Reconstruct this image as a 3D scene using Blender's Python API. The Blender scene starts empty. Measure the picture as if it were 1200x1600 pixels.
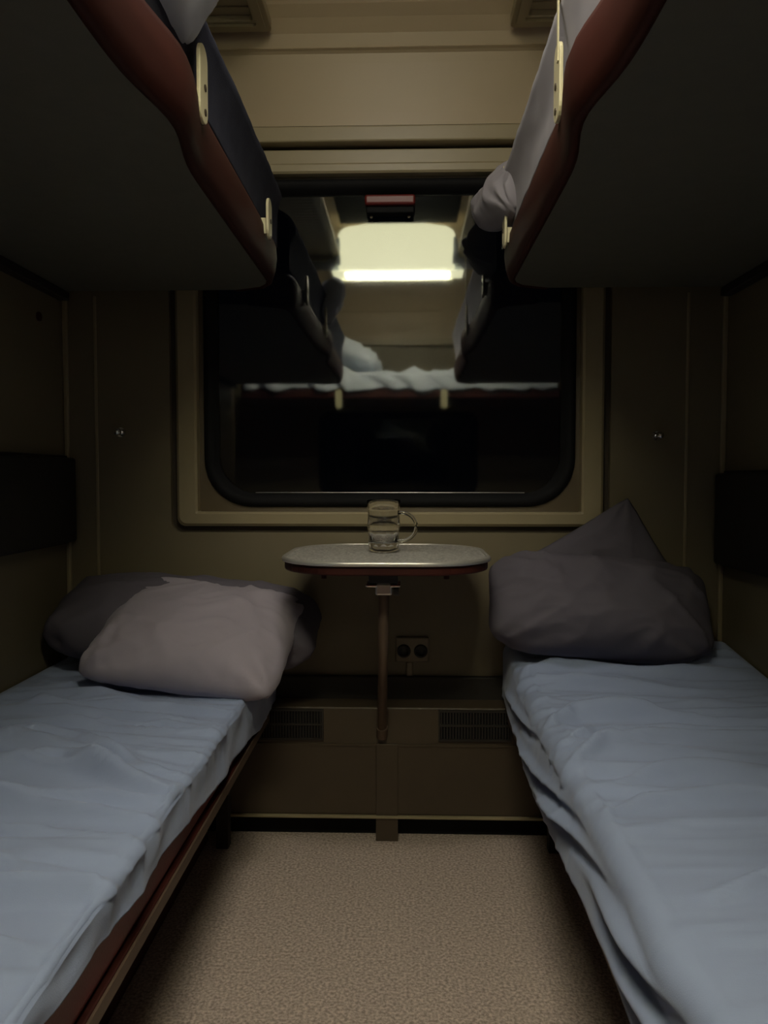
import bpy, bmesh, math, random
from mathutils import Vector, Matrix, noise, Euler

SC = bpy.context.scene
C = SC.collection
R = math.radians
random.seed(7)

# ------------------------------------------------------------------ camera
cam_d = bpy.data.cameras.new('camera')
cam_d.sensor_fit = 'VERTICAL'
cam_d.sensor_height = 36.0
cam_d.lens = 27.0
cam_d.clip_start = 0.02
cam_d.clip_end = 50
cam = bpy.data.objects.new('camera', cam_d)
C.objects.link(cam)
cam.location = (0.04, 0.0, 0.92)
cam.rotation_euler = Euler((R(90 - 2.6), R(0.0), R(1.67)), 'XYZ')
SC.camera = cam

# ------------------------------------------------------------------ world (night), exposure
w = bpy.data.worlds.new('night')
SC.world = w
w.use_nodes = True
w.node_tree.nodes['Background'].inputs[0].default_value = (0.02, 0.025, 0.04, 1)
w.node_tree.nodes['Background'].inputs[1].default_value = 0.02
SC.view_settings.view_transform = 'Standard'
SC.view_settings.look = 'None'
SC.view_settings.gamma = 1.0
SC.view_settings.exposure = 0.0
SC.view_settings.use_curve_mapping = False

REAR_FILL = 20.0      # radiance of the fill panel added behind the lamp, facing the corridor
LAMP_DOWN = 46.0      # radiance of the lamp's bottom diffuser
LAMP_FACE = 4.6       # radiance of its opal shade
LAMP_COL = (1.0, 0.95, 0.58)
DOWN_COL = (1.0, 0.95, 0.74)
SECTION_LAMP = 22.0   # radiance of the flush lamp over the middle of the section
SECTION_COL = (1.0, 0.93, 0.84)

# ------------------------------------------------------------------ materials
MATS = {}
def mat(name, col, rough=0.6, metal=0.0, var=0.06, scale=8.0, bump=0.0, bscale=200.0,
        spec=0.5, coat=0.0, sheen=0.0, emit=None, stretch=None, col2=None, bdist=0.002):
    m = bpy.data.materials.new(name)
    m.use_nodes = True
    nt = m.node_tree
    b = nt.nodes['Principled BSDF']
    b.inputs['Roughness'].default_value = rough
    b.inputs['Metallic'].default_value = metal
    b.inputs['Specular IOR Level'].default_value = spec
    b.inputs['Coat Weight'].default_value = coat
    b.inputs['Sheen Weight'].default_value = sheen
    tc = nt.nodes.new('ShaderNodeTexCoord')
    mp = nt.nodes.new('ShaderNodeMapping')
    nt.links.new(tc.outputs['Object'], mp.inputs[0])
    if stretch: mp.inputs['Scale'].default_value = stretch
    nz = nt.nodes.new('ShaderNodeTexNoise')
    nz.inputs['Scale'].default_value = scale
    nz.inputs['Detail'].default_value = 5
    nt.links.new(mp.outputs[0], nz.inputs['Vector'])
    cr = nt.nodes.new('ShaderNodeValToRGB')
    c2 = col2 if col2 else tuple(min(1, c * (1 + var)) for c in col)
    c1 = tuple(c * (1 - var) for c in col) if not col2 else col
    cr.color_ramp.elements[0].position = 0.35
    cr.color_ramp.elements[1].position = 0.65
    cr.color_ramp.elements[0].color = (*c1, 1)
    cr.color_ramp.elements[1].color = (*c2, 1)
    nt.links.new(nz.outputs['Fac'], cr.inputs[0])
    nt.links.new(cr.outputs[0], b.inputs['Base Color'])
    if bump:
        n2 = nt.nodes.new('ShaderNodeTexNoise')
        n2.inputs['Scale'].default_value = bscale
        n2.inputs['Detail'].default_value = 3
        nt.links.new(mp.outputs[0], n2.inputs['Vector'])
        bp = nt.nodes.new('ShaderNodeBump')
        bp.inputs['Strength'].default_value = bump
        bp.inputs['Distance'].default_value = bdist
        nt.links.new(n2.outputs['Fac'], bp.inputs['Height'])
        nt.links.new(bp.outputs[0], b.inputs['Normal'])
    if emit:
        b.inputs['Emission Color'].default_value = (*LAMP_COL, 1)
        b.inputs['Emission Strength'].default_value = emit
    MATS[name] = m
    return m

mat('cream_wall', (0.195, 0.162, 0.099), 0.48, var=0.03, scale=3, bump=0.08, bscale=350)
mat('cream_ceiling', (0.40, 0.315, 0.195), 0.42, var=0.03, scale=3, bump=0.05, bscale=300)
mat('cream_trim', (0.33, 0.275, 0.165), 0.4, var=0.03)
mat('brown_panel', (0.12, 0.09, 0.05), 0.45, var=0.05)
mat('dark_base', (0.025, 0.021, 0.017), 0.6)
mat('heater_enamel', (0.075, 0.055, 0.035), 0.45, var=0.05)
mat('black_rubber', (0.008, 0.008, 0.009), 0.75, var=0.1, spec=0.2)
mat('groove_brown', (0.06, 0.045, 0.028), 0.6)
mat('ceiling_shade', (0.015, 0.015, 0.015), 0.9, spec=0.05)
mat('black_vinyl', (0.012, 0.011, 0.011), 0.5, var=0.2, bump=0.2, bscale=300)
mat('berth_laminate', (0.13, 0.125, 0.095), 0.55, var=0.04, scale=30, bump=0.05)
mat('mahogany', (0.050, 0.010, 0.006), 0.6, var=0.25, scale=9, stretch=(1, 0.12, 1), spec=0.3)
mat('maroon_vinyl', (0.14, 0.010, 0.015), 0.42, var=0.12, bump=0.15, bscale=250)
mat('plastic_cream', (0.72, 0.66, 0.42), 0.35, var=0.03)
mat('steel', (0.62, 0.60, 0.57), 0.28, metal=1.0, var=0.04)
mat('rim_metal', (0.62, 0.60, 0.56), 0.32, metal=0.55, var=0.03)
mat('arm_metal', (0.50, 0.55, 0.60), 0.35, metal=0.35, var=0.03)
mat('chrome', (0.8, 0.8, 0.8), 0.14, metal=1.0, var=0.02)
mat('brass_pole', (0.14, 0.095, 0.065), 0.5, metal=0.3, var=0.08)
mat('black_plastic', (0.02, 0.02, 0.02), 0.4)
mat('screw_dark', (0.10, 0.08, 0.06), 0.4, metal=0.8)
mat('red_plastic', (0.13, 0.008, 0.006), 0.4)
mat('socket_plastic', (0.22, 0.18, 0.12), 0.4)
mat('carpet', (0.36, 0.285, 0.24), 0.95, scale=170, var=0.2, bump=0.8, bscale=260, spec=0.1, col2=(0.73, 0.61, 0.53), bdist=0.004)
mat('table_laminate', (0.20, 0.19, 0.18), 0.38, scale=190, var=0.1, col2=(0.66, 0.64, 0.60))
mat('sheet_blue', (0.31, 0.375, 0.55), 0.85, var=0.03, scale=2, bump=0.12, bscale=700, sheen=0.15, spec=0.2)
mat('sheet_pale', (0.33, 0.31, 0.345), 0.85, var=0.03, scale=2, bump=0.12, bscale=700, sheen=0.15, spec=0.2)
mat('pillow_mauve', (0.36, 0.325, 0.38), 0.85, var=0.03, scale=2, bump=0.12, bscale=700, sheen=0.1, spec=0.2)
mat('pillow_dark', (0.13, 0.118, 0.145), 0.9, var=0.04, scale=3, bump=0.15, bscale=600, spec=0.2)
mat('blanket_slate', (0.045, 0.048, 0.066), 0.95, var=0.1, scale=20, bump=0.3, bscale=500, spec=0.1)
mat('mattress_ticking', (0.14, 0.15, 0.20), 0.9, var=0.1, scale=12, spec=0.1)
mat('linen_white', (0.74, 0.80, 0.88), 0.85, var=0.02, bump=0.1, bscale=700, spec=0.2)
mat('lamp_shade', (0.8, 0.8, 0.7), 0.4, emit=LAMP_FACE)
mat('lamp_diffuser', (0.8, 0.8, 0.7), 0.4, emit=LAMP_DOWN)

MATS['lamp_diffuser'].node_tree.nodes['Principled BSDF'].inputs['Emission Color'].default_value = (*DOWN_COL, 1)
m_ = mat('rear_fill', (0.8, 0.8, 0.75), 0.4, emit=REAR_FILL)
m_.node_tree.nodes['Principled BSDF'].inputs['Emission Color'].default_value = (*DOWN_COL, 1)
m_ = mat('section_diffuser', (0.8, 0.8, 0.75), 0.4, emit=SECTION_LAMP)
m_.node_tree.nodes['Principled BSDF'].inputs['Emission Color'].default_value = (*SECTION_COL, 1)

def glass_pane_mat():
    m = bpy.data.materials.new('window_glass'); m.use_nodes = True
    nt = m.node_tree; nt.nodes.clear()
    out = nt.nodes.new('ShaderNodeOutputMaterial')
    mx = nt.nodes.new('ShaderNodeMixShader')
    tr = nt.nodes.new('ShaderNodeBsdfTransparent'); tr.inputs[0].default_value = (0.75, 0.8, 0.8, 1)
    gl = nt.nodes.new('ShaderNodeBsdfGlossy'); gl.inputs['Roughness'].default_value = 0.035
    gl.inputs[0].default_value = (0.95, 0.98, 1.0, 1)
    lw = nt.nodes.new('ShaderNodeFresnel'); lw.inputs[0].default_value = 2.25   # a double-glazed unit: four surfaces
    nt.links.new(lw.outputs[0], mx.inputs[0])
    nt.links.new(tr.outputs[0], mx.inputs[1]); nt.links.new(gl.outputs[0], mx.inputs[2])
    nt.links.new(mx.outputs[0], out.inputs[0])
    MATS['window_glass'] = m
glass_pane_mat()
def drink_glass_mat():
    m = bpy.data.materials.new('drinking_glass'); m.use_nodes = True
    b = m.node_tree.nodes['Principled BSDF']
    b.inputs['Base Color'].default_value = (1.0, 1.0, 1.0, 1)
    b.inputs['Transmission Weight'].default_value = 1.0
    b.inputs['Roughness'].default_value = 0.03
    b.inputs['IOR'].default_value = 1.5
    MATS['drinking_glass'] = m
drink_glass_mat()

# ------------------------------------------------------------------ helpers
def obj(name, bm, m, parent=None, smooth=False, bevel=0.0, seg=2, label=None):
    bmesh.ops.recalc_face_normals(bm, faces=bm.faces)
    me = bpy.data.meshes.new(name)
    bm.to_mesh(me); bm.free()
    if m: me.materials.append(MATS[m])
    if smooth:
        for p in me.polygons: p.use_smooth = True
    o = bpy.data.objects.new(name, me)
    C.objects.link(o)
    if parent:
        o.parent = parent
        o.matrix_parent_inverse = Matrix.Translation(-parent.location)
        # children keep world coordinates
    if bevel:
        b = o.modifiers.new('bevel', 'BEVEL'); b.width = bevel; b.segments = seg
        b.limit_method = 'ANGLE'; b.angle_limit = R(40)
    if label: o['label'] = label
    return o

def tag(o, label, cat, group=None, kind=None):
    o['label'] = label; o['category'] = cat
    if group: o['group'] = group
    if kind: o['kind'] = kind
    return o

def thing(name, label, cat, loc, group=None):
    o = bpy.data.objects.new(name, None); C.objects.link(o)
    o.location = loc; o.empty_display_size = 0.05
    return tag(o, label, cat, group)

def struct(o, label=None):
    o['kind'] = 'structure'
    if label: o['label'] = label
    return o

def box(bm, x0, x1, y0, y1, z0, z1):
    v = [bm.verts.new(p) for p in ((x0,y0,z0),(x1,y0,z0),(x1,y1,z0),(x0,y1,z0),(x0,y0,z1),(x1,y0,z1),(x1,y1,z1),(x0,y1,z1))]
    for f in ((0,3,2,1),(4,5,6,7),(0,1,5,4),(1,2,6,5),(2,3,7,6),(3,0,4,7)):
        bm.faces.new([v[i] for i in f])
    return bm
def B(*a):
    return box(bmesh.new(), *a)

def rrect(x0, x1, z0, z1, r, n=8):
    """rounded rectangle loop in 2-D, always 4*(n+1) points"""
    pts = []
    for cx, cz, a0 in ((x1-r, z1-r, 0), (x0+r, z1-r, 90), (x0+r, z0+r, 180), (x1-r, z0+r, 270)):
        for i in range(n+1):
            a = R(a0 + 90*i/n)
            pts.append((cx + r*math.cos(a), cz + r*math.sin(a)))
    return pts

def ring_y(loops, bm=None, close=False):
    """join loops [(pts2d, y), ...] consecutively; close joins last to first"""
    bm = bm or bmesh.new()
    rows = [[bm.verts.new((p[0], y, p[1])) for p in pts] for pts, y in loops]
    k = len(rows)
    for a in range(k if close else k-1):
        ra, rb = rows[a], rows[(a+1) % k]
        n = len(ra)
        for i in range(n):
            bm.faces.new((ra[i], ra[(i+1)%n], rb[(i+1)%n], rb[i]))
    return bm, rows

def tube(bm, pts, r, n=12, cap=True):
    pts = [Vector(p) for p in pts]
    rows = []
    up = Vector((0, 0, 1))
    for i, p in enumerate(pts):
        t = (pts[min(i+1, len(pts)-1)] - pts[max(i-1, 0)]).normalized()
        a = t.cross(up)
        if a.length < 1e-3: a = t.cross(Vector((1, 0, 0)))
        a.normalize(); b = t.cross(a)
        rr = r[i] if isinstance(r, (list, tuple)) else r
        rows.append([bm.verts.new(p + a*rr*math.cos(2*math.pi*k/n) + b*rr*math.sin(2*math.pi*k/n)) for k in range(n)])
    for a, b in zip(rows, rows[1:]):
        for k in range(n):
            bm.faces.new((a[k], a[(k+1)%n], b[(k+1)%n], b[k]))
    if cap:
        bm.faces.new(rows[0]); bm.faces.new(rows[-1])
    return bm

def lathe(bm, prof, c, n=32, facet=None):
    rows = []
    for r, z in prof:
        if r < 1e-6:
            rows.append([bm.verts.new((c[0], c[1], c[2]+z))]); continue
        row = []
        for k in range(n):
            a = 2*math.pi*k/n
            rr = facet(r, z, a) if facet else r
            row.append(bm.verts.new((c[0]+rr*math.cos(a), c[1]+rr*math.sin(a), c[2]+z)))
        rows.append(row)
    for a, b in zip(rows, rows[1:]):
        for k in range(n):
            k2 = (k+1) % n
            if len(a) == 1 and len(b) == 1: continue
            if len(a) == 1: bm.faces.new((a[0], b[k2], b[k]))
            elif len(b) == 1: bm.faces.new((a[k], a[k2], b[0]))
            else: bm.faces.new((a[k], a[k2], b[k2], b[k]))
    return bm

def extrude_poly(pts, z0, z1, bm=None):
    bm = bm or bmesh.new()
    lo = [bm.verts.new((x, y, z0)) for x, y in pts]
    hi = [bm.verts.new((x, y, z1)) for x, y in pts]
    n = len(pts)
    bm.faces.new(lo); bm.faces.new(hi)
    for i in range(n):
        bm.faces.new((lo[i], lo[(i+1)%n], hi[(i+1)%n], hi[i]))
    return bm

# ------------------------------------------------------------------ structure
YW = 2.0; YO = -0.90; XW = 0.855; XE = 1.9
struct(obj('floor', B(-XE, XE, YO-0.05, YW+0.1, -0.05, 0.0), 'carpet'), 'beige speckled carpet floor')

# --- far wall with a rectangular hole, groove, raised window surround, recess, gasket, glass
def wall_with_hole(name, hole, y0, y1, ztop, m):
    (x0, x1, z0, z1) = hole
    bm = bmesh.new()
    outer = rrect(-XE, XE, 0.0, ztop, 0.0001)
    inner = rrect(x0, x1, z0, z1, 0.03)
    ring_y([(outer, y0), (inner, y0), (inner, y1), (outer, y1)], bm, close=True)
    return struct(obj(name, bm, m))
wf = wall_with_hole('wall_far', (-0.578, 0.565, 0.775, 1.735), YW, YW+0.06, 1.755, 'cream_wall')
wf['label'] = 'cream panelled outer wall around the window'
# vertical cover strips on the wall
for x, wd in ((-0.772, 0.004), (0.758, 0.004)):
    o = struct(obj('trim_%d' % (1 if x < 0 else 2), B(x-wd, x+wd, YW-0.004, YW+0.001, 0.35, 1.39), 'cream_trim', bevel=0.002))
# groove behind the surround
bm, _ = ring_y([(rrect(-0.580, 0.567, 0.773, 1.737, 0.03), YW+0.016), (rrect(-0.552, 0.539, 0.80, 1.715, 0.02), YW+0.016),
                (rrect(-0.552, 0.539, 0.80, 1.715, 0.02), YW+0.05)])
struct(obj('trim_3', bm, 'groove_brown'), 'recessed groove round the window surround')
win = bpy.data.objects.new('window_1', None); C.objects.link(win); win.location = (0, YW, 0.8)
struct(win, 'wide dark train window with rounded corners reflecting the lamp')
bm, _ = ring_y([(rrect(-0.560, 0.547, 0.792, 1.723, 0.022), YW+0.014), (rrect(-0.560, 0.547, 0.792, 1.723, 0.022), YW-0.004),
                (rrect(-0.553, 0.540, 0.799, 1.716, 0.02), YW-0.010), (rrect(-0.512, 0.497, 0.824, 1.700, 0.004), YW-0.010),
                (rrect(-0.506, 0.491, 0.829, 1.695, 0.004), YW-0.006), (rrect(-0.506, 0.491, 0.829, 1.695, 0.004), YW+0.022)])
obj('window_surround', bm, 'cream_trim', win, label='raised cream window surround')
bm, _ = ring_y([(rrect(-0.508, 0.493, 0.826, 1.698, 0.004), YW+0.020), (rrect(-0.494, 0.480, 0.842, 1.690, 0.125), YW+0.022),
                (rrect(-0.494, 0.480, 0.842, 1.690, 0.125), YW+0.05)])
obj('window_liner', bm, 'brown_panel', win, label='brown liner panel inside the surround')
bm, _ = ring_y([(rrect(-0.494, 0.480, 0.842, 1.690, 0.125), YW+0.040), (rrect(-0.492, 0.478, 0.844, 1.688, 0.124), YW+0.014),
                (rrect(-0.478, 0.464, 0.858, 1.676, 0.115), YW+0.010), (rrect(-0.466, 0.452, 0.870, 1.664, 0.105), YW+0.020),
                (rrect(-0.458, 0.444, 0.878, 1.656, 0.10), YW+0.052)])
obj('window_gasket', bm, 'black_rubber', win, smooth=True, label='black rubber gasket')
bm = bmesh.new(); pts = rrect(-0.470, 0.456, 0.868, 1.668, 0.10)
bm.faces.new([bm.verts.new((p[0], YW+0.046, p[1])) for p in pts])
obj('window_pane', bm, 'window_glass', win, label='dark reflective window glass')
# thin metal bead along the bottom of the pane
obj('glazing_bead', tube(bmesh.new(), [(-0.36, YW+0.030, 0.879), (0.35, YW+0.030, 0.879)], 0.0012, 6), 'steel', win)

# --- strips above the window
struct(obj('trim_4', B(-XE, XE, YW-0.006, YW+0.05, 1.70, 1.755), 'cream_trim', bevel=0.003), 'cream lip over the window')
struct(obj('trim_5', B(-XE, XE, YW-0.004, YW+0.002, 1.700, 1.709), 'cream_trim', bevel=0.002))
struct(obj('trim_6', B(-XE, XE, YW-0.032, YW+0.05, 1.764, 1.803), 'cream_trim', bevel=0.004), 'long cream strip below the ceiling curve')

# --- vaulted ceiling extruded along X, with two fine seams each side
half = [(0.030, 1.803), (0.032, 1.835), (0.036, 1.862), (0.0365, 1.866), (0.043, 1.905), (0.050, 1.945), (0.055, 1.966),
        (0.060, 1.971), (0.066, 1.974), (0.062, 1.978), (0.072, 2.006), (0.090, 2.034), (0.110, 2.055), (0.114, 2.062), (0.121, 2.065), (0.124, 2.062),
        (0.16, 2.084), (0.22, 2.108), (0.32, 2.132), (0.45, 2.150), (0.60, 2.164), (0.80, 2.177), (1.10, 2.190), (1.45, 2.195)]
prof = [(YW-e, z) for e, z in half] + [(YO+e, z) for e, z in reversed(half[:-1])]
bm = bmesh.new()
a = [bm.verts.new((-XE, y, z)) for y, z in prof]; b = [bm.verts.new((XE, y, z)) for y, z in prof]
a2 = [bm.verts.new((-XE, y, z+0.06)) for y, z in prof]; b2 = [bm.verts.new((XE, y, z+0.06)) for y, z in prof]
for i in range(len(prof)-1):
    bm.faces.new((a[i], b[i], b[i+1], a[i+1])); bm.faces.new((a2[i], b2[i], b2[i+1], a2[i+1]))
for L_ in (a, b):
    L2 = a2 if L_ is a else b2
    for i in range(len(prof)-1): bm.faces.new((L_[i], L_[i+1], L2[i+1], L2[i]))
bm.faces.new((a[0], b[0], b2[0], a2[0])); bm.faces.new((a[-1], b[-1], b2[-1], a2[-1]))
struct(obj('ceiling', bm, 'cream_ceiling'), 'vaulted cream ceiling with fine seams')

# --- opposite wall across the corridor, with its own window
bm = bmesh.new()
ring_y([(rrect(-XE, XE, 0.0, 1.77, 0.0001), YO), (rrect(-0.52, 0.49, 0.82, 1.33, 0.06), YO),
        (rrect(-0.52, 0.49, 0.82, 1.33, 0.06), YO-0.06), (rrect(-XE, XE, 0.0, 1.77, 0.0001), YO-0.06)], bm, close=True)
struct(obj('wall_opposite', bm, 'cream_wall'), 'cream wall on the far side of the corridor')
w2 = bpy.data.objects.new('window_2', None); C.objects.link(w2); w2.location = (0, YO, 0.8); struct(w2)
bm, _ = ring_y([(rrect(-0.53, 0.50, 0.81, 1.34, 0.07), YO+0.004), (rrect(-0.49, 0.46, 0.84, 1.30, 0.07), YO+0.008), (rrect(-0.49, 0.46, 0.84, 1.30, 0.07), YO-0.05)])
obj('window_gasket', bm, 'black_rubber', w2)
bm = bmesh.new(); bm.faces.new([bm.verts.new((p[0], YO-0.03, p[1])) for p in rrect(-0.50, 0.47, 0.83, 1.31, 0.07)])
obj('window_pane', bm, 'window_glass', w2)
struct(obj('trim_7', B(-XE, XE, YO-0.05, YO+0.032, 1.764, 1.803), 'cream_trim', bevel=0.004))

# --- partitions between sections
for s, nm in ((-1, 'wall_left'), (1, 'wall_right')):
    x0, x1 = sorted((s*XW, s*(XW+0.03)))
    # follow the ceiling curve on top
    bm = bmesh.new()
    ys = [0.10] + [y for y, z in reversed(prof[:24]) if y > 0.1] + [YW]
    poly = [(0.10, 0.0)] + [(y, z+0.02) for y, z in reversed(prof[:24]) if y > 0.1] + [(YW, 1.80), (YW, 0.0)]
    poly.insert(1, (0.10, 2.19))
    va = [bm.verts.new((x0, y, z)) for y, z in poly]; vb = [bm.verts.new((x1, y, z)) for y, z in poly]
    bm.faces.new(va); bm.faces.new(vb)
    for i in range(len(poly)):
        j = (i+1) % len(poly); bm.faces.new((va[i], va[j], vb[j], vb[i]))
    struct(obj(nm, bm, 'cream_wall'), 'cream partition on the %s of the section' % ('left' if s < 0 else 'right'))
    # corner cover strip and lengthwise shadow rail under the upper berth
    struct(obj('trim_%d' % (8 if s < 0 else 9), B(*sorted((s*(XW-0.012), s*XW)), YW-0.012, YW, 0.0, 1.39), 'cream_trim', bevel=0.003))

# --- dark skirting band and radiator casing under the window
struct(obj('baseboard_far', B(-XW, XW, YW-0.018, YW, 0.30, 0.40), 'dark_base', bevel=0.004), 'dark band above the radiator casing')
heater = thing('radiator_casing', 'dim brown metal radiator casing low under the table and window', 'radiator', (0, 1.9, 0.0))
obj('casing', B(-0.62, 0.60, 1.905, YW-0.018, 0.065, 0.342), 'heater_enamel', heater, bevel=0.004)
obj('cover_strip', B(-0.036, 0.020, 1.901, 1.905, 0.0, 0.25), 'heater_enamel', heater, bevel=0.002)
obj('seam_rail', B(-0.62, 0.60, 1.902, 1.905, 0.243, 0.249), 'heater_enamel', heater)
obj('bottom_edge', B(-0.62, 0.60, 1.895, 1.906, 0.060, 0.067), 'cream_trim', heater, bevel=0.002)
obj('plinth', B(-0.62, 0.60, 1.945, YW-0.018, 0.0, 0.065), 'black_rubber', heater)
for gx0, gx1 in ((-0.345, -0.172), (0.125, 0.300)):
    fr = bmesh.new()
    for z0, z1 in ((0.259, 0.264), (0.296, 0.301), (0.332, 0.337)): box(fr, gx0, gx1, 1.898, 1.905, z0, z1)
    box(fr, gx0-0.004, gx0, 1.898, 1.905, 0.259, 0.337); box(fr, gx1, gx1+0.004, 1.898, 1.905, 0.259, 0.337)
    g = obj('vent_grille', fr, 'dark_base', heater)
    sl = bmesh.new()
    n = 24
    for i in range(n):
        x = gx0 + (gx1-gx0)*(i+0.5)/n
        box(sl, x-0.0014, x+0.0014, 1.899, 1.904, 0.264, 0.296); box(sl, x-0.0014, x+0.0014, 1.899, 1.904, 0.301, 0.332)
    s_ = obj('slats', sl, 'dark_base', g); s_['kind'] = 'stuff'
    s_.matrix_parent_inverse = Matrix.Identity(4)
    bk = obj('grille_back', B(gx0, gx1, 1.9035, 1.9048, 0.262, 0.334), 'black_rubber', g); bk.matrix_parent_inverse = Matrix.Identity(4)

# ------------------------------------------------------------------ lamp between the luggage shelves
lamp = thing('ceiling_lamp', 'glowing opal box lamp under the ceiling, mirrored in the window', 'lamp', (-0.01, 0.22, 2.17))
bm = bmesh.new()
LY0, LY1 = 0.10, 0.30
def lprof(k=0.0):
    pts = [(-0.292+k, 1.928)]
    for i in range(9):
        a_ = R(180 - 90*i/8); pts.append((-0.225 + (0.072-k)*math.cos(a_)+0, 2.090 + (0.055-k)*math.sin(a_)))
    for i in range(1, 8):
        x = -0.225 + 0.430*i/8; pts.append((x, 2.145-k + 0.022*math.sin(math.pi*i/8)))
    for i in range(9):
        a_ = R(90 - 90*i/8); pts.append((0.205 + (0.072-k)*math.cos(a_), 2.090 + (0.055-k)*math.sin(a_)))
    pts.append((0.272-k, 1.928))
    return pts
A1 = lprof(0.010); A0 = lprof()
r0 = [bm.verts.new((x, LY0, z)) for x, z in A1]; r1 = [bm.verts.new((x, LY0+0.012, z)) for x, z in A0]
r2 = [bm.verts.new((x, LY1-0.012, z)) for x, z in A0]; r3 = [bm.verts.new((x, LY1, z)) for x, z in A1]
for a_, b_ in ((r0, r1), (r1, r2), (r2, r3)):
    for i in range(len(a_)-1): bm.faces.new((a_[i], a_[i+1], b_[i+1], b_[i]))
bm.faces.new(r0); bm.faces.new(r3)
obj('lamp_shade', bm, 'lamp_shade', lamp, smooth=False)
obj('rear_fill', B(-0.25, 0.23, LY0-0.004, LY0, 1.95, 2.12), 'rear_fill', lamp)  # added glow to brighten the opposite wall and the side berth linen
obj('diffuser_frame', B(-0.325, 0.318, 0.165, LY1, 1.919, 1.928), 'lamp_shade', lamp, bevel=0.003)
obj('diffuser', B(-0.26, 0.25, 0.185, LY1-0.006, 1.916, 1.919), 'lamp_diffuser', lamp, label='bright flat diffuser under the lamp')
for s in (-1, 1):
    cx = -0.01
    x0, x1 = cx + s*0.285, cx + s*0.46
    bm = bmesh.new()
    tube(bm, [(x0, 0.26, 1.963), (cx+s*0.33, 0.26, 1.963), (cx+s*0.335, 0.26, 1.963), (x1, 0.26, 1.963)], [0.034, 0.034, 0.022, 0.022], 20)
    obj('mounting_arm', bm, 'arm_metal', lamp, smooth=True, label='chrome mounting arm')
    bm = bmesh.new()
    tube(bm, [(x0 + s*0.004, 0.30, 1.955), (x0+s*0.004, 0.296, 2.03), (x0-s*0.002, 0.29, 2.085)], [0.018, 0.014, 0.010], 12)
    obj('end_clip', bm, 'arm_metal', lamp, smooth=True)
obj('ceiling_stem', B(-0.10, 0.08, 0.16, 0.24, 2.15, 2.19), 'steel', lamp)

struct(obj('trim_10', B(-0.283, 0.283, 0.305, 0.76, 2.150, 2.162), 'ceiling_shade', bevel=0.002), 'added dark panel standing in for shade on the ceiling by the lamp')  # added near-black sheet, keeps the mirrored ceiling dark next to the lamp
sl2 = thing('section_lamp', 'flush glowing lamp on the ceiling over the middle of the section', 'lamp', (0, 0.96, 2.18))
obj('lamp_frame', B(-0.18, 0.18, 0.81, 1.03, 2.150, 2.195), 'steel', sl2, bevel=0.004)
obj('diffuser', B(-0.160, 0.160, 0.825, 1.015, 2.138, 2.150), 'section_diffuser', sl2, bevel=0.003)

# ------------------------------------------------------------------ luggage shelves
def luggage_shelf(s):
    side = 'left' if s < 0 else 'right'
    t = thing('luggage_shelf', 'cream slatted luggage shelf high under the ceiling on the %s' % side, 'shelf', (s*0.57, 1.0, 2.0))
    x0, x1 = sorted((s*0.287, s*XW)); y0, y1 = 0.22, 1.905
    fr = bmesh.new()
    outer = rrect(x0, x1, y0, y1, 0.012, 4); inner = rrect(x0+0.038, x1-0.038, y0+0.045, y1-0.045, 0.01, 4)
    def ringz(bm, la, za, lb, zb):
        A_ = [bm.verts.new((p[0], p[1], za)) for p in la]; B_ = [bm.verts.new((p[0], p[1], zb)) for p in lb]
        for i in range(len(A_)): bm.faces.new((A_[i], A_[(i+1)%len(A_)], B_[(i+1)%len(A_)], B_[i]))
        return A_, B_
    ringz(fr, outer, 2.022, outer, 1.998); ringz(fr, outer, 1.998, inner, 1.998); ringz(fr, inner, 1.998, inner, 2.022); ringz(fr, inner, 2.022, outer, 2.022)
    bmesh.ops.remove_doubles(fr, verts=fr.verts, dist=1e-5)
    obj('frame', fr, 'cream_trim', t, bevel=0.003)
    lip = bmesh.new()
    l2 = rrect(x0+0.012, x1-0.012, y0+0.016, y1-0.016, 0.01, 4); l3 = rrect(x0+0.030, x1-0.030, y0+0.036, y1-0.036, 0.01, 4)
    ringz(lip, l2, 1.9985, l2, 1.992); ringz(lip, l2, 1.992, l3, 1.992); ringz(lip, l3, 1.992, l3, 1.9985)
    bmesh.ops.remove_doubles(lip, verts=lip.verts, dist=1e-5)
    obj('moulding', lip, 'cream_trim', t)
    obj('panel', B(x0+0.03, x1-0.03, y0+0.03, y1-0.03, 2.014, 2.022), 'cream_ceiling', t)
    base = None
    n = 46
    for i in range(n):
        y = y0 + 0.05 + (y1-y0-0.10)*(i+0.5)/n
        if base is None:
            bm = B(x0+0.038, x1-0.038, -0.012, 0.012, 2.010, 2.014)
            base = obj('slat', bm, 'cream_trim', t); sl = base
        else:
            sl = base.copy(); C.objects.link(sl); sl.parent = t; sl.matrix_parent_inverse = base.matrix_parent_inverse.copy()
        sl.location = (0, y, 0)
    for s2 in range(2):
        yb = 0.45 + 1.05*s2
        obj('bracket', B(*sorted((s*(XW-0.02), s*XW)), yb-0.02, yb+0.02, 1.90, 2.0), 'steel', t, bevel=0.003)
luggage_shelf(-1); luggage_shelf(1)

# ------------------------------------------------------------------ upper berths
UZ0, UZT = 1.395, 1.50
def inner_edge(s, off=0.0):
    """inner edge of berth in plan, as list of (x, y) from corridor to window"""
    pts = []
    X0 = 0.283
    for i in range(0, 61):
        y = 0.16 + (1.965-0.16)*i/60
        bulge = 0.022*math.exp(-((y-1.05)/0.10)**2)
        x = X0 - bulge + off
        # rounded ends
        rr = 0.10
        for ye in (0.16, 1.965):
            dd = abs(y-ye)
            if dd < rr: x += rr - math.sqrt(max(0, rr*rr-(rr-dd)**2))
        pts.append((s*min(x, XW), y))
    return pts

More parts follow.
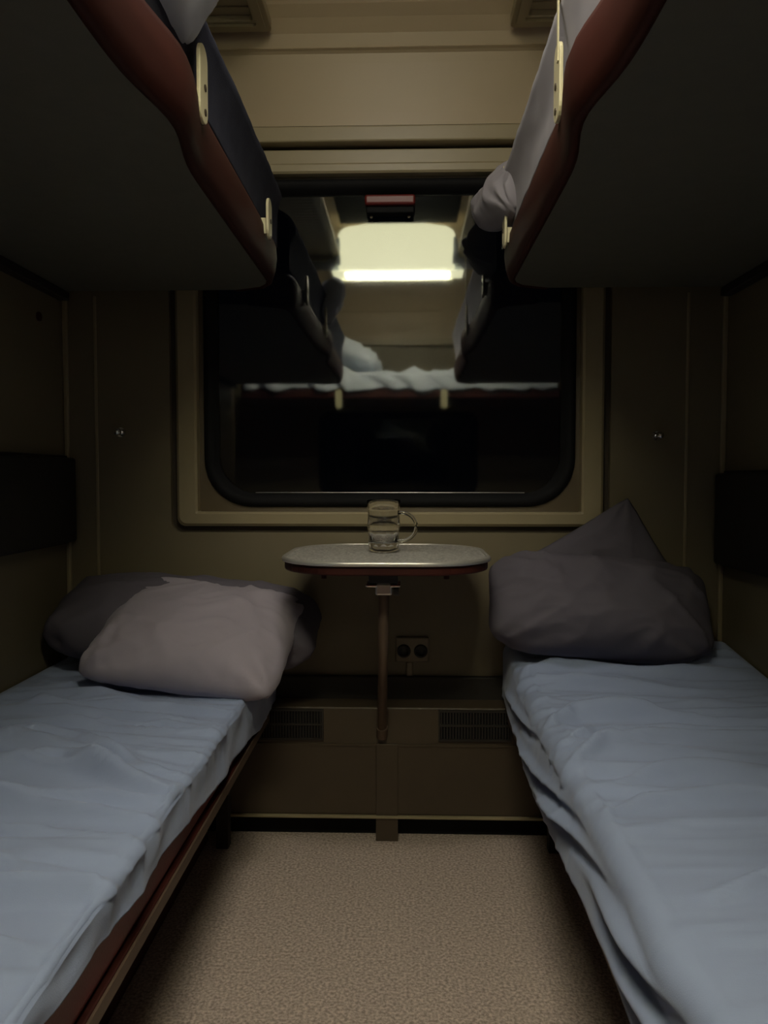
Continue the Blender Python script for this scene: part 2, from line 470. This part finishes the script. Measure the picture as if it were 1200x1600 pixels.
def plate(parent, s, y, z0, z1, wdt=0.044, face=0.262, strap=False):
    xa, xb = sorted((s*face, s*(face+0.006)))
    loop = rrect(y-wdt/2, y+wdt/2, z0, z1, wdt*0.48, 5)
    bm = bmesh.new()
    A_ = [bm.verts.new((xa, p[0], p[1])) for p in loop]; B_ = [bm.verts.new((xb, p[0], p[1])) for p in loop]
    bm.faces.new(A_); bm.faces.new(B_)
    for i in range(len(loop)): bm.faces.new((A_[i], A_[(i+1)%len(loop)], B_[(i+1)%len(loop)], B_[i]))
    # spacer block behind it
    p_ = obj('rail_bracket', bm, 'plastic_cream', parent, bevel=0.0015, label='cream plastic bracket plate')
    zc = (z0+z1)/2
    for dz in (-0.040, -0.004):
        sc = tube(bmesh.new(), [(s*(face-0.0015), y+0.004, zc+dz), (s*(face+0.002), y+0.004, zc+dz)], 0.0052, 10)
        so = obj('screw', sc, 'screw_dark', p_); so.matrix_parent_inverse = Matrix.Identity(4)
    sp = obj('spacer', B(*sorted((s*(face+0.005), s*(face+0.024))), y-0.012, y+0.012, z0+0.01, min(z1-0.01, 1.49)), 'plastic_cream', p_)
    sp.matrix_parent_inverse = Matrix.Identity(4)
    return p_

def upper_berth(s):
    side = 'left' if s < 0 else 'right'
    t = thing('upper_berth', 'upper sleeping berth on the %s, grey underside and mahogany edge board' % side, 'berth', (s*0.57, 1.05, UZ0))
    e = inner_edge(s, 0.012)
    poly = e + [(s*(XW), 1.965), (s*(XW), 0.16)]
    obj('underside_panel', extrude_poly(poly, UZ0, UZ0+0.03), 'berth_laminate', t, bevel=0.002)
    # edge board with a rounded section
    bm = bmesh.new()
    sec = [(0.016, 0.004), (0.006, 0.0), (0.0, 0.006), (-0.006, 0.025), (-0.010, 0.055), (-0.008, 0.085), (-0.002, 0.100), (0.008, 0.105), (0.018, 0.100), (0.020, 0.05)]
    rows = []
    for (x, y) in inner_edge(s):
        k = 1.0
        rows.append([bm.verts.new((x + s*a_, y, UZ0 - 0.004 + b_)) for a_, b_ in sec])
    n = len(sec)
    for r_, q_ in zip(rows, rows[1:]):
        for i in range(n): bm.faces.new((r_[i], r_[(i+1)%n], q_[(i+1)%n], q_[i]))
    bm.faces.new(rows[0]); bm.faces.new(rows[-1])
    obj('edge_board', bm, 'mahogany', t, smooth=True, label='dark red mahogany edge board')
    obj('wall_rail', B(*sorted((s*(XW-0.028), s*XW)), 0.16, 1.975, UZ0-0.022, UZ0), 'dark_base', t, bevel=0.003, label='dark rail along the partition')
    obj('deck', extrude_poly([(x + s*0.01, y) for x, y in e] + [(s*XW, 1.965), (s*XW, 0.16)], UZ0+0.03, UZ0+0.075), 'mattress_ticking', t)
    plate(t, s, 1.164 if s < 0 else 1.176, 1.448, 1.562)
    plate(t, s, 1.72 if s < 0 else 1.80, 1.446, 1.535)
    if s > 0:   # thin restraint strap going up from each bracket
        for ya, zb in ((1.165, 1.83), (1.80, 1.63)):
            bm = bmesh.new()
            box(bm, 0.2605, 0.2625, ya-0.004, ya+0.004, 1.53, zb)
            st = obj('strap', bm, 'plastic_cream', t, label='thin cream strap rising from the bracket')
    return t
upper_berth(-1); upper_berth(1)

# ------------------------------------------------------------------ cloth builders
def ridged(u, v, seed=0.0, su=1.3, sv=9.0, octs=3):
    h, a_ = 0.0, 1.0
    wu = 0.25*noise.noise(Vector((u*1.7+seed, v*1.7, 3.1)))
    wv = 0.10*noise.noise(Vector((u*2.3, v*2.3+seed, 7.7)))
    for o_ in range(octs):
        nval = noise.noise(Vector(((u+wu)*su + seed*3.3, (v+wv)*sv, seed + o_*11.3)))
        r_ = 1 - min(1, math.sqrt(nval*nval + 0.0012)*2.1)
        h += a_*(r_**3.0)
        a_ *= 0.45; su *= 1.8; sv *= 1.9
    return h

def curve_fold(u, v, pts, width, amp):
    """gaussian ridge along a polyline in (u,v); amp fades toward both ends"""
    best = 1e9; tb = 0; amp *= 1.7; width *= 0.8
    n = len(pts)-1
    for i in range(n):
        ax, ay = pts[i]; bx, by = pts[i+1]
        dx, dy = bx-ax, by-ay
        t_ = max(0, min(1, ((u-ax)*dx+(v-ay)*dy)/(dx*dx+dy*dy)))
        d_ = math.hypot(u-ax-t_*dx, v-ay-t_*dy)
        if d_ < best: best = d_; tb = (i+t_)/n
    if best > 3*width: return 0.0
    return amp*math.exp(-(best/width)**2)*math.sin(math.pi*min(1, max(0.02, tb*0.92+0.06)))**0.6

def sheet(name, s, edge, z_top, hem, folds, y0=0.20, y1=1.975, outer=XW-0.008, m='sheet_blue', seed=1.0, rad=0.03,
          wr=0.006, zfun=None, sidefun=None, dens=1.0, thick=0.003, flat=None, sv=9.0, su=1.3):
    """fitted/draped sheet: parameter u runs from the partition to the aisle edge and down to the hem, v along y"""
    bm = bmesh.new()
    flatw = outer - edge - rad
    arc = rad*math.pi/2
    NV = int(230*dens); NU_f = int(70*dens); NU_a = 10; NU_s = int(20*dens)
    rows = []
    for j in range(NV+1):
        v = y0 + (y1-y0)*j/NV
        zt = z_top + (zfun(v) if zfun else 0)
        hm = hem(v)
        row = []
        L = []
        for i in range(NU_f): L.append(('f', i/NU_f))
        for i in range(NU_a): L.append(('a', i/NU_a))
        for i in range(NU_s+1): L.append(('s', i/NU_s))
        for kind, q in L:
            if kind == 'f':
                X = outer - flatw*q; uu = flatw*q; nx, nz = 0, 1; Z = zt
            elif kind == 'a':
                an = q*math.pi/2; X = edge + rad - rad*math.sin(an); Z = zt - rad + rad*math.cos(an); uu = flatw + arc*q
                nx, nz = -math.sin(an), math.cos(an)
            else:
                Z = zt - rad - (zt - rad - hm)*q; X = edge; uu = flatw + arc + (zt-rad-hm)*q; nx, nz = -1, 0
            aisle = flatw + arc/2 - uu       # distance from the aisle edge (negative down the side)
            calm = (flat(uu, v) if flat else 1.0)
            h = wr*calm*(ridged(uu, v, seed, su, sv) - 0.5)*(1.0 if kind == 'f' else 0.45 if kind == 'a' else 0.15)
            h += 0.010*noise.noise(Vector((uu*2.2+seed, v*2.2, 9.0)))*(1 if kind == 'f' else 0.3)
            for pts, wd, am in folds:
                h += curve_fold(aisle, v, pts, wd, am)*(1.0 if kind == 'f' else max(0, 1-q*1.0) if kind == 'a' else 0)
            if kind == 's' or kind == 'a':
                dn = (q if kind == 's' else 0)
                if sidefun:
                    h += sidefun(v, dn) * (1 if kind == 's' else q)
            if kind == 'f' and q < 0.05: h *= q/0.05
            fade = min(1, (v-y0)/0.02, (y1-v)/0.02)
            h = max(-0.012, h)*max(0, fade)
            px, pz = X + nx*h, Z + nz*h
            row.append(bm.verts.new((s*px, v, pz)))
        rows.append(row)
    for r_, q_ in zip(rows, rows[1:]):
        for i in range(len(r_)-1): bm.faces.new((r_[i], r_[i+1], q_[i+1], q_[i]))
    # near end drop
    dr = []
    for vtx in rows[0]:
        dr.append(bm.verts.new((vtx.co.x, y0-0.004, min(vtx.co.z, hem(y0)+0.0))))
    for i in range(len(dr)-1):
        if (dr[i].co - dr[i+1].co).length > 1e-5: bm.faces.new((rows[0][i], rows[0][i+1], dr[i+1], dr[i]))
    o = obj(name, bm, m, smooth=True)
    so = o.modifiers.new('solid', 'SOLIDIFY'); so.thickness = thick; so.offset = -1
    return o

def pillow(name, size, loc, rot, m, seed=0.0, wr=0.006, n=60, pinch=0.55, sag=0.0, rnd=0.14):
    """closed cushion: two puffed sheets meeting at a seam, corners pulled out"""
    bm = bmesh.new()
    W, D, T = size
    top = {}; bot = {}
    M = Matrix.Translation(loc) @ Euler([R(a_) for a_ in rot]).to_matrix().to_4x4()
    for i in range(n+1):
        for j in range(n+1):
            a_ = -1 + 2*i/n; b_ = -1 + 2*j/n
            # sides bow inwards between the corners
            x = a_*(1 - 0.05*(1-b_*b_)*abs(a_)**2)*(1 - rnd*abs(b_)**5*abs(a_)**3)
            y = b_*(1 - 0.05*(1-a_*a_)*abs(b_)**2)*(1 - rnd*abs(a_)**5*abs(b_)**3)
            prof_ = ((1-a_**4)*(1-b_**4))**pinch
            prof_ = prof_*(0.85+0.15*(1-a_*a_)*(1-b_*b_))
            wv = ridged(x*W*1.2, y*D*1.2, seed, 3.0, 4.0) - 0.6
            # creases radiating from corners
            rc = 0
            for cx, cy in ((-1,-1),(1,-1),(-1,1),(1,1)):
                dx, dy = x-cx, y-cy; dd = math.hypot(dx, dy)+0.02
                an = math.atan2(dy, dx)
                rc += math.sin(an*11+seed*2+cx)*math.exp(-dd*2.4)
            h = wr*wv*min(1, prof_*2.5) + wr*1.3*rc*min(1, prof_*2.5)
            hz = T/2*prof_
            zc = -sag*(1-(x*x))
            pt = M @ Vector((x*W/2, y*D/2, hz + h + zc))
            pb = M @ Vector((x*W/2, y*D/2, -hz*0.8 - h*0.5 + zc))
            if i in (0, n) or j in (0, n):
                v_ = bm.verts.new(M @ Vector((x*W/2, y*D/2, zc + 0.003*math.sin(a_*23+seed)*math.cos(b_*19))))
                top[i, j] = bot[i, j] = v_
            else:
                top[i, j] = bm.verts.new(pt); bot[i, j] = bm.verts.new(pb)
    for i in range(n):
        for j in range(n):
            bm.faces.new((top[i,j], top[i+1,j], top[i+1,j+1], top[i,j+1]))
            bm.faces.new((bot[i,j], bot[i,j+1], bot[i+1,j+1], bot[i+1,j]))
    return obj(name, bm, m, smooth=True)

# ------------------------------------------------------------------ lower berths
def lower_berth(s, edge):
    side = 'left' if s < 0 else 'right'
    t = thing('lower_berth', 'lower berth on the %s with maroon padded seat under the blue sheet' % side, 'berth', (s*0.57, 1.05, 0.0))
    xa, xb = sorted((s*(edge+0.012), s*(XW-0.004)))
    obj('seat_cushion', B(xa, xb, 0.16, 1.893, 0.330, 0.405), 'maroon_vinyl', t, bevel=0.014, seg=4, label='maroon vinyl seat cushion')
    obj('seat_board', B(*sorted((s*(edge+0.006), s*(XW-0.004))), 0.155, 1.893, 0.312, 0.330), 'mahogany', t, bevel=0.003)
    obj('edge_trim', B(*sorted((s*(edge+0.002), s*(edge+0.006))), 0.155, 1.893, 0.311, 0.330), 'brass_pole', t, bevel=0.001, label='thin tan metal edge trim')
    obj('luggage_chest', B(*sorted((s*(edge+0.16), s*(XW-0.004))), 0.20, 1.89, 0.0, 0.312), 'mahogany', t, bevel=0.004)
    for y in (0.22, 1.85):
        obj('leg', B(*sorted((s*(edge+0.10), s*(edge+0.13))), y, y+0.03, 0.0, 0.312), 'dark_base', t)
    return t
EL, ER = 0.300, 0.290
lower_berth(-1, EL); lower_berth(1, ER)
for s, ed in ((-1, EL), (1, ER)):
    side = 'left' if s < 0 else 'right'
    o = obj('mattress', B(*sorted((s*(ed+0.016), s*(XW-0.012))), 0.215, 1.955, 0.406, 0.432), 'mattress_ticking', bevel=0.01, seg=3)
    tag(o, 'thin mattress under the blue sheet on the lower %s berth' % side, 'mattress')

# left sheet: strong wrinkles nearby, a pinch point on the edge at y~1.12
lf = [([(0.0, 1.13), (0.10, 1.17), (0.22, 1.24), (0.36, 1.20)], 0.016, 0.017),
      ([(0.01, 1.11), (0.12, 1.10), (0.26, 1.06), (0.45, 1.08)], 0.013, 0.014),
      ([(0.05, 1.19), (0.15, 1.27), (0.24, 1.34), (0.40, 1.36)], 0.014, 0.010),
      ([(0.0, 1.38), (0.12, 1.43), (0.30, 1.42), (0.5, 1.40)], 0.012, 0.009),
      ([(0.0, 1.52), (0.15, 1.56), (0.34, 1.54), (0.5, 1.55)], 0.012, 0.009),
      ([(0.10, 1.00), (0.2, 0.98), (0.33, 1.00), (0.5, 0.97)], 0.012, 0.008),
      ([(0.03, 1.68), (0.15, 1.72), (0.34, 1.70)], 0.014, 0.007),
      ([(0.05, 0.88), (0.16, 0.90), (0.3, 0.88)], 0.012, 0.007),
      ([(0.02, 0.74), (0.12, 0.78), (0.3, 0.76)], 0.012, 0.006),
      ([(0.25, 1.22), (0.33, 1.16), (0.40, 1.24), (0.36, 1.33), (0.27, 1.31)], 0.02, 0.012)]
def lside(v, q): return 0.004*noise.noise(Vector((v*9, q*1.2, 2.0))) + 0.002*math.sin(v*34 + q*4)*math.sin(v*5)
hemL = lambda v: 0.408 - 0.070*max(0, min(1, (v-0.6)/1.15))**1.2 + 0.003*math.sin(v*13)
sl_ = sheet('bed_sheet', -1, EL, 0.448, hemL, lf, seed=2.3, sidefun=lside, wr=0.026, dens=1.25, rad=0.012)
tag(sl_, 'rumpled light blue sheet on the lower left berth', 'sheet')

rf = [([(0.0, 1.44), (0.07, 1.50), (0.18, 1.50), (0.32, 1.44), (0.5, 1.42)], 0.018, 0.017),
      ([(-0.01, 1.22), (0.08, 1.31), (0.2, 1.345), (0.36, 1.35), (0.55, 1.35)], 0.014, 0.015),
      ([(-0.01, 1.30), (0.08, 1.38), (0.2, 1.40), (0.36, 1.395), (0.55, 1.385)], 0.010, 0.010),
      ([(0.0, 1.76), (0.12, 1.80), (0.28, 1.76), (0.5, 1.74)], 0.018, 0.013),
      ([(0.0, 1.66), (0.12, 1.69), (0.3, 1.66), (0.5, 1.65)], 0.010, 0.007),
      ([(0.02, 1.06), (0.10, 1.11), (0.22, 1.12), (0.36, 1.10)], 0.014, 0.010),
      ([(0.02, 1.00), (0.12, 1.03), (0.26, 1.03), (0.5, 1.05)], 0.02, 0.006),
      ([(0.08, 0.84), (0.17, 0.885), (0.28, 0.89), (0.45, 0.88)], 0.012, 0.011),
      ([(0.02, 1.16), (0.14, 1.21), (0.3, 1.22), (0.5, 1.21)], 0.009, 0.007),
      ([(0.0, 1.58), (0.15, 1.61), (0.3, 1.60)], 0.010, 0.006)]
def rside(v, q):
    h = 0.010*q
    # diagonal tucked folds in the hanging side
    for vc, k, wd, am, qc, qw in ((1.40, 0.62, 0.042, 0.026, 0.55, 0.30), (1.19, 0.58, 0.044, 0.030, 0.55, 0.28),
                                  (0.93, 0.50, 0.065, 0.026, 0.22, 0.26), (1.74, 0.55, 0.04, 0.018, 0.4, 0.3), (0.70, 0.5, 0.06, 0.022, 0.6, 0.3)):
        t_ = (v - vc - k*(q-0.5))/wd
        h += am*math.tanh(t_*1.2)*math.exp(-t_*t_*0.30)*math.exp(-((q-qc)/qw)**2)
    h += 0.005*noise.noise(Vector((v*8, q*1.5, 5.0)))
    return max(-0.006, h - 0.004)
hemR = lambda v: 0.322 + 0.016*math.sin(v*7.3+0.6)*0.6 + 0.03*max(0, (v-1.45)/0.5)
zr = lambda v: 0.045*max(0, min(1, (v-1.55)/0.40))**1.2
sr_ = sheet('bed_sheet', 1, ER, 0.455, hemR, rf, seed=5.1, sidefun=rside, wr=0.022, dens=1.25, rad=0.034, zfun=zr, 
            flat=lambda u, v: 0.25 + 0.75*max(0, min(1, (v-0.95)/0.3)))
tag(sr_, 'light blue sheet on the lower right berth, hanging in folds over its edge', 'sheet')

# pillows
pl = pillow('pillow', (0.47, 0.36, 0.17), (-0.445, 1.765, 0.548), (27, 5, -5), 'pillow_mauve', seed=1.0, wr=0.010, rnd=0.10)
tag(pl, 'pale mauve pillow lying at the window end of the left berth', 'pillow')
pl2 = pillow('pillow', (0.69, 0.25, 0.22), (-0.505, 1.872, 0.556), (24, 3, 0), 'pillow_dark', seed=4.0, wr=0.008, rnd=0.22)  # shaded part of the left pillow mass, shade put into the darker colour
tag(pl2, 'wide pillow in a shade-darkened tone behind the pale one on the left berth', 'pillow')
pr = pillow('pillow', (0.56, 0.27, 0.21), (0.505, 1.855, 0.605), (56, 5, 2), 'pillow_dark', seed=7.0, wr=0.013, rnd=0.24, pinch=0.6)
tag(pr, 'plump grey pillow standing on the right berth against the window wall', 'pillow')
pr2 = pillow('pillow', (0.36, 0.30, 0.08), (0.525, 1.945, 0.655), (84, -31, 0), 'pillow_dark', seed=9.0, wr=0.006, rnd=0.04)
tag(pr2, 'dark pillow propped on its corner behind the plump one on the right', 'pillow')

# dark padded headrests on the partitions
for s in (-1, 1):
    side = 'left' if s < 0 else 'right'
    xa, xb = sorted((s*(XW-0.034), s*XW))
    z0, z1 = (0.752, 0.970) if s < 0 else (0.700, 0.930)
    y1_ = 1.985 if s < 0 else 1.975
    t = thing('headrest', 'black padded headrest on the %s partition above the berth' % side, 'headrest', (s*XW, 1.6, z0))
    obj('pad', B(xa, xb, 1.25, y1_, z0, z1), 'black_vinyl', t, bevel=0.008, seg=3)
    obj('backing_board', B(*sorted((s*(XW-0.008), s*XW)), 1.24, y1_+0.006, z0-0.006, z1+0.006), 'dark_base', t, bevel=0.002)

# ------------------------------------------------------------------ upper bedding
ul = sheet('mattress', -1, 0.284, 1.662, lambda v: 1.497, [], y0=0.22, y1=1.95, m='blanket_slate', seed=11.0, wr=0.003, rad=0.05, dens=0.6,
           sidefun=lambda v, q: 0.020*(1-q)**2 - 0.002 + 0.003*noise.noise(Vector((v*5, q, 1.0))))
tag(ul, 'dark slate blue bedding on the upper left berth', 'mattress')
ur = sheet('mattress', 1, 0.284, 1.660, lambda v: 1.497, [], y0=0.22, y1=1.95, m='sheet_pale', seed=14.0, wr=0.004, rad=0.045, dens=0.7,
           sidefun=lambda v, q: 0.022*(1-q)**2 - 0.002 + 0.004*noise.noise(Vector((v*2.5, q*1.5, 4.0))) + 0.002*noise.noise(Vector((v*14, q*3, 6.0))))
tag(ur, 'mattress in a pale sheet on the upper right berth', 'mattress')
# pillow with a white fold on the left upper berth, crumpled linen at the window end of the right one
pw = pillow('pillow', (0.17, 0.40, 0.12), (-0.276, 0.962, 1.618), (-4, -56, -4), 'linen_white', seed=3.0, wr=0.013)
tag(pw, 'white crumpled pillow hanging over the edge of the upper left berth', 'pillow')
pc = pillow('crumpled_sheet', (0.17, 0.22, 0.13), (0.290, 1.845, 1.585), (8, -50, 10), 'sheet_pale', seed=6.0, wr=0.014)
tag(pc, 'crumpled pale sheet bunched at the window end of the upper right berth', 'sheet')

# ------------------------------------------------------------------ side upper berth across the corridor (seen mirrored)
sb = thing('side_berth', 'side berth across the corridor with mahogany rail, mirrored in the window', 'berth', (0, -0.6, 1.37))
obj('underside_panel', B(-0.92, 0.92, YO, -0.37, 1.375, 1.40), 'berth_laminate', sb, bevel=0.004)
obj('edge_board', B(-0.92, 0.92, -0.375, -0.35, 1.372, 1.455), 'mahogany', sb, bevel=0.010, seg=3)
for x in (-0.35, 0.255):
    bm = bmesh.new(); lp = rrect(x-0.019, x+0.019, 1.315, 1.425, 0.017, 5)
    A_ = [bm.verts.new((p[0], -0.350, p[1])) for p in lp]; B_ = [bm.verts.new((p[0], -0.343, p[1])) for p in lp]
    bm.faces.new(A_); bm.faces.new(B_)
    for i in range(len(lp)): bm.faces.new((A_[i], A_[(i+1)%len(lp)], B_[(i+1)%len(lp)], B_[i]))
    obj('rail_bracket', bm, 'plastic_cream', sb)
bm = bmesh.new()
NX, NY = 150, 26
rows = []
for j in range(NY+1):
    row = []
    for i in range(NX+1):
        x = -0.9 + 1.8*i/NX
        q = j/NY
        fold = 1.6*(ridged(x*1.0+q*0.25, q*0.2, 21.0, 5.0, 2.0)-0.6) + 0.7*math.sin(x*38 + q*9)*math.sin(x*7+1)
        if q < 0.35:
            t_ = q/0.35; y = -0.338 - 0.010*fold; z = 1.425 + 0.085*t_ + 0.012*fold*(1-t_)
        elif q < 0.5:
            t_ = (q-0.35)/0.15; y = -0.338 - 0.05*math.sin(t_*math.pi/2); z = 1.510 + 0.03*(1-math.cos(t_*math.pi/2)) + 0.018*fold
        else:
            t_ = (q-0.5)/0.5; y = -0.388 - 0.50*t_; z = 1.540 + 0.018*fold
        row.append(bm.verts.new((x, y, z)))
    rows.append(row)
for r_, q_ in zip(rows, rows[1:]):
    for i in range(NX): bm.faces.new((r_[i], r_[i+1], q_[i+1], q_[i]))
o = obj('bed_sheet', bm, 'linen_white', smooth=True)
so = o.modifiers.new('solid', 'SOLIDIFY'); so.thickness = 0.004; so.offset = -1
tag(o, 'twisted white sheet over the side berth, mirrored below the lamp', 'sheet')
o = obj('mattress', B(-0.89, 0.89, YO+0.02, -0.385, 1.401, 1.515), 'mattress_ticking', bevel=0.02, seg=3)
tag(o, 'mattress of the side berth under the twisted white sheet', 'mattress')
ps = pillow('pillow', (0.34, 0.30, 0.15), (-0.27, -0.56, 1.635), (8, 26, 10), 'linen_white', seed=8.0, wr=0.022)
tag(ps, 'white pillow on the side berth, mirrored at the lower left of the lamp', 'pillow')
# lower side seat
st_ = thing('side_bench', 'dim lower side seat across the corridor behind the viewer', 'seat', (0, -0.62, 0))
obj('seat_cushion', B(-0.88, 0.88, YO+0.01, -0.40, 0.36, 0.43), 'maroon_vinyl', st_, bevel=0.014, seg=3)
obj('chest', B(-0.88, 0.88, YO+0.01, -0.46, 0.0, 0.36), 'mahogany', st_, bevel=0.004)

# ------------------------------------------------------------------ folding table
tb = thing('folding_table', 'narrow rounded speckled grey table with metal rim beneath the window', 'table', (-0.005, 1.78, 0.745))
TX0, TX1, TY0, TY1, TZ = -0.236, 0.226, 1.553, 1.995, 0.745
outer = rrect(TX0, TX1, TY0, TY1, 0.15, 12)
obj('tabletop', extrude_poly(rrect(TX0+0.006, TX1-0.006, TY0+0.006, TY1-0.002, 0.145, 12), TZ-0.008, TZ), 'table_laminate', tb, label='speckled grey laminate tabletop')
bm = bmesh.new()
sec = [(0.0, -0.007), (-0.0005, -0.001), (0.002, 0.0018), (0.007, 0.0024), (0.010, 0.0006), (0.010, -0.0078), (0.003, -0.008)]
rows = []
for a_, b_ in sec:
    rows.append([bm.verts.new((p[0], p[1], TZ+b_)) for p in rrect(TX0+a_, TX1-a_, TY0+a_, TY1-a_*0.3, 0.15-a_, 12)])
for k in range(len(rows)):
    r_, q_ = rows[k], rows[(k+1) % len(rows)]
    for i in range(len(r_)): bm.faces.new((r_[i], r_[(i+1)%len(r_)], q_[(i+1)%len(r_)], q_[i]))
obj('rim', bm, 'rim_metal', tb, smooth=True, label='bright metal rim')
obj('underframe', extrude_poly(rrect(TX0+0.006, TX1-0.006, TY0+0.006, TY1-0.004, 0.144, 12), TZ-0.027, TZ-0.008), 'mahogany', tb, bevel=0.004, label='dark red board under the tabletop')
for x in (-0.135, 0.125):
    obj('stud', tube(bmesh.new(), [(x, 1.62, TZ-0.040), (x, 1.62, TZ-0.026)], 0.006, 10), 'mahogany', tb)
obj('clamp', B(-0.040, 0.022, 1.62, 1.67, TZ-0.052, TZ-0.027), 'black_plastic', tb, bevel=0.003)
cl = bmesh.new(); box(cl, -0.046, -0.022, 1.614, 1.672, TZ-0.058, TZ-0.052); box(cl, 0.006, 0.028, 1.614, 1.672, TZ-0.058, TZ-0.052)
obj('clamp_bracket', cl, 'chrome', tb, bevel=0.002)
obj('pivot_block', B(-0.026, 0.010, 1.63, 1.668, TZ-0.078, TZ-0.052), 'steel', tb, bevel=0.004)
obj('knob', tube(bmesh.new(), [(0.012, 1.645, TZ-0.070), (0.024, 1.645, TZ-0.070)], [0.009, 0.011], 12), 'black_plastic', tb)
obj('support_leg', tube(bmesh.new(), [(-0.008, 1.652, TZ-0.070), (-0.020, 1.890, 0.285)], 0.0115, 16), 'brass_pole', tb, smooth=True, label='slanting metal support leg')
obj('foot', tube(bmesh.new(), [(-0.0195, 1.880, 0.300), (-0.0205, 1.897, 0.272)], 0.014, 16), 'brass_pole', tb)
obj('wall_hinge', B(-0.16, 0.15, 1.985, 1.9995, TZ-0.05, TZ-0.012), 'steel', tb, bevel=0.002)

# ------------------------------------------------------------------ glass mug
mg = thing('glass_mug', 'clear faceted glass mug with a handle on the speckled table', 'mug', (-0.013, 1.79, TZ+0.001))
def fac(r, z, a_):
    if 0.008 < z < 0.050 and r > 0.030: return r*(1 - 0.045*abs(math.sin(a_*5)))
    if 0.070 < z < 0.108 and r > 0.030: return r*(1 - 0.022*abs(math.sin(a_*8)))
    return r
prof_m = [(0, 0.0), (0.030, 0.0), (0.0345, 0.003), (0.036, 0.012), (0.0355, 0.035), (0.0365, 0.052), (0.0385, 0.058), (0.0395, 0.064), (0.0380, 0.070),
          (0.0375, 0.090), (0.0385, 0.112), (0.0395, 0.119), (0.0388, 0.1215), (0.0372, 0.119), (0.0350, 0.100), (0.0345, 0.070), (0.0335, 0.055), (0.031, 0.030), (0.026, 0.022), (0, 0.018)]
obj('mug_body', lathe(bmesh.new(), prof_m, (-0.013, 1.79, TZ+0.001), 80, fac), 'drinking_glass', mg, smooth=True)
hp = []
for i in range(17):
    a_ = R(100 - 205*i/16)
    hp.append((-0.013+0.040+0.036*math.cos(a_)*1.0, 1.79-0.010, TZ+0.060+0.033*math.sin(a_)))
obj('handle', tube(bmesh.new(), hp, 0.0042, 10), 'drinking_glass', mg, smooth=True)

# ------------------------------------------------------------------ double socket with conduit
sk = thing('power_socket', 'dim double power socket on the wall beneath the table', 'socket', (0.053, YW, 0.47))
obj('plate', B(0.012, 0.100, YW-0.012, YW, 0.437, 0.502), 'socket_plastic', sk, bevel=0.004)
for x in (0.034, 0.078):
    bm = bmesh.new()
    lathe(bm, [(0.0, 0.001), (0.012, 0.001), (0.0125, 0.004), (0.0165, 0.004), (0.018, 0.0)], (0, 0, 0), 24)
    bmesh.ops.transform(bm, matrix=Matrix.Translation((x, YW-0.012, 0.466)) @ Matrix.Rotation(R(90), 4, 'X'), verts=bm.verts)
    c_ = obj('socket_cup', bm, 'black_plastic', sk, smooth=True)
obj('conduit', B(0.040, 0.058, YW-0.011, YW, 0.345, 0.437), 'socket_plastic', sk, bevel=0.004)

# ------------------------------------------------------------------ coat knobs, emergency handle, cap on the partition
for x, z, nm in ((-0.708, 1.037, 'left'), (0.683, 1.026, 'right')):
    t = thing('coat_hook', 'small chrome knob hook on the wall %s of the window' % nm, 'hook', (x, YW, z))
    obj('base_plate', tube(bmesh.new(), [(x, YW, z), (x, YW-0.004, z)], 0.013, 20), 'chrome', t)
    obj('stem', tube(bmesh.new(), [(x, YW-0.004, z), (x, YW-0.020, z)], 0.005, 12), 'chrome', t)
    bm = bmesh.new(); bmesh.ops.create_uvsphere(bm, u_segments=18, v_segments=12, radius=0.0105)
    bmesh.ops.translate(bm, vec=(x, YW-0.027, z), verts=bm.verts)
    obj('knob', bm, 'chrome', t, smooth=True)
eh = thing('emergency_handle', 'dark red bar handle at the top of the window', 'handle', (-0.01, YW, 1.62))
obj('grip', B(-0.068, 0.062, YW-0.004, YW+0.020, 1.617, 1.643), 'red_plastic', eh, bevel=0.006, seg=3)
obj('housing', B(-0.064, 0.058, YW+0.008, YW+0.044, 1.600, 1.617), 'black_rubber', eh, bevel=0.003)
for x in (-0.052, 0.046):
    obj('screw', tube(bmesh.new(), [(x, YW+0.030, 1.597), (x, YW+0.036, 1.597)], 0.004, 10), 'screw_dark', eh)
cp = obj('screw_cap', tube(bmesh.new(), [(-XW, 1.86, 1.375-0.065), (-XW+0.005, 1.86, 1.375-0.065)], 0.011, 16), 'mahogany')
tag(cp, 'small brown screw cap on the left partition near the upper berth', 'cap')

# ------------------------------------------------------------------ groups of look-alike things
GROUPS = {'upper_berth': 'upper berths', 'lower_berth': 'lower berths', 'luggage_shelf': 'luggage shelves', 'headrest': 'headrests on the partitions',
          'coat_hook': 'coat hooks beside the window', 'pillow': 'pillows on the berths', 'bed_sheet': 'bed sheets on the berths', 'mattress': 'mattresses on the berths'}
for o in list(bpy.data.objects):
    k = o.name.split('.')[0]
    if o.parent is None and 'category' in o and k in GROUPS: o['group'] = GROUPS[k]
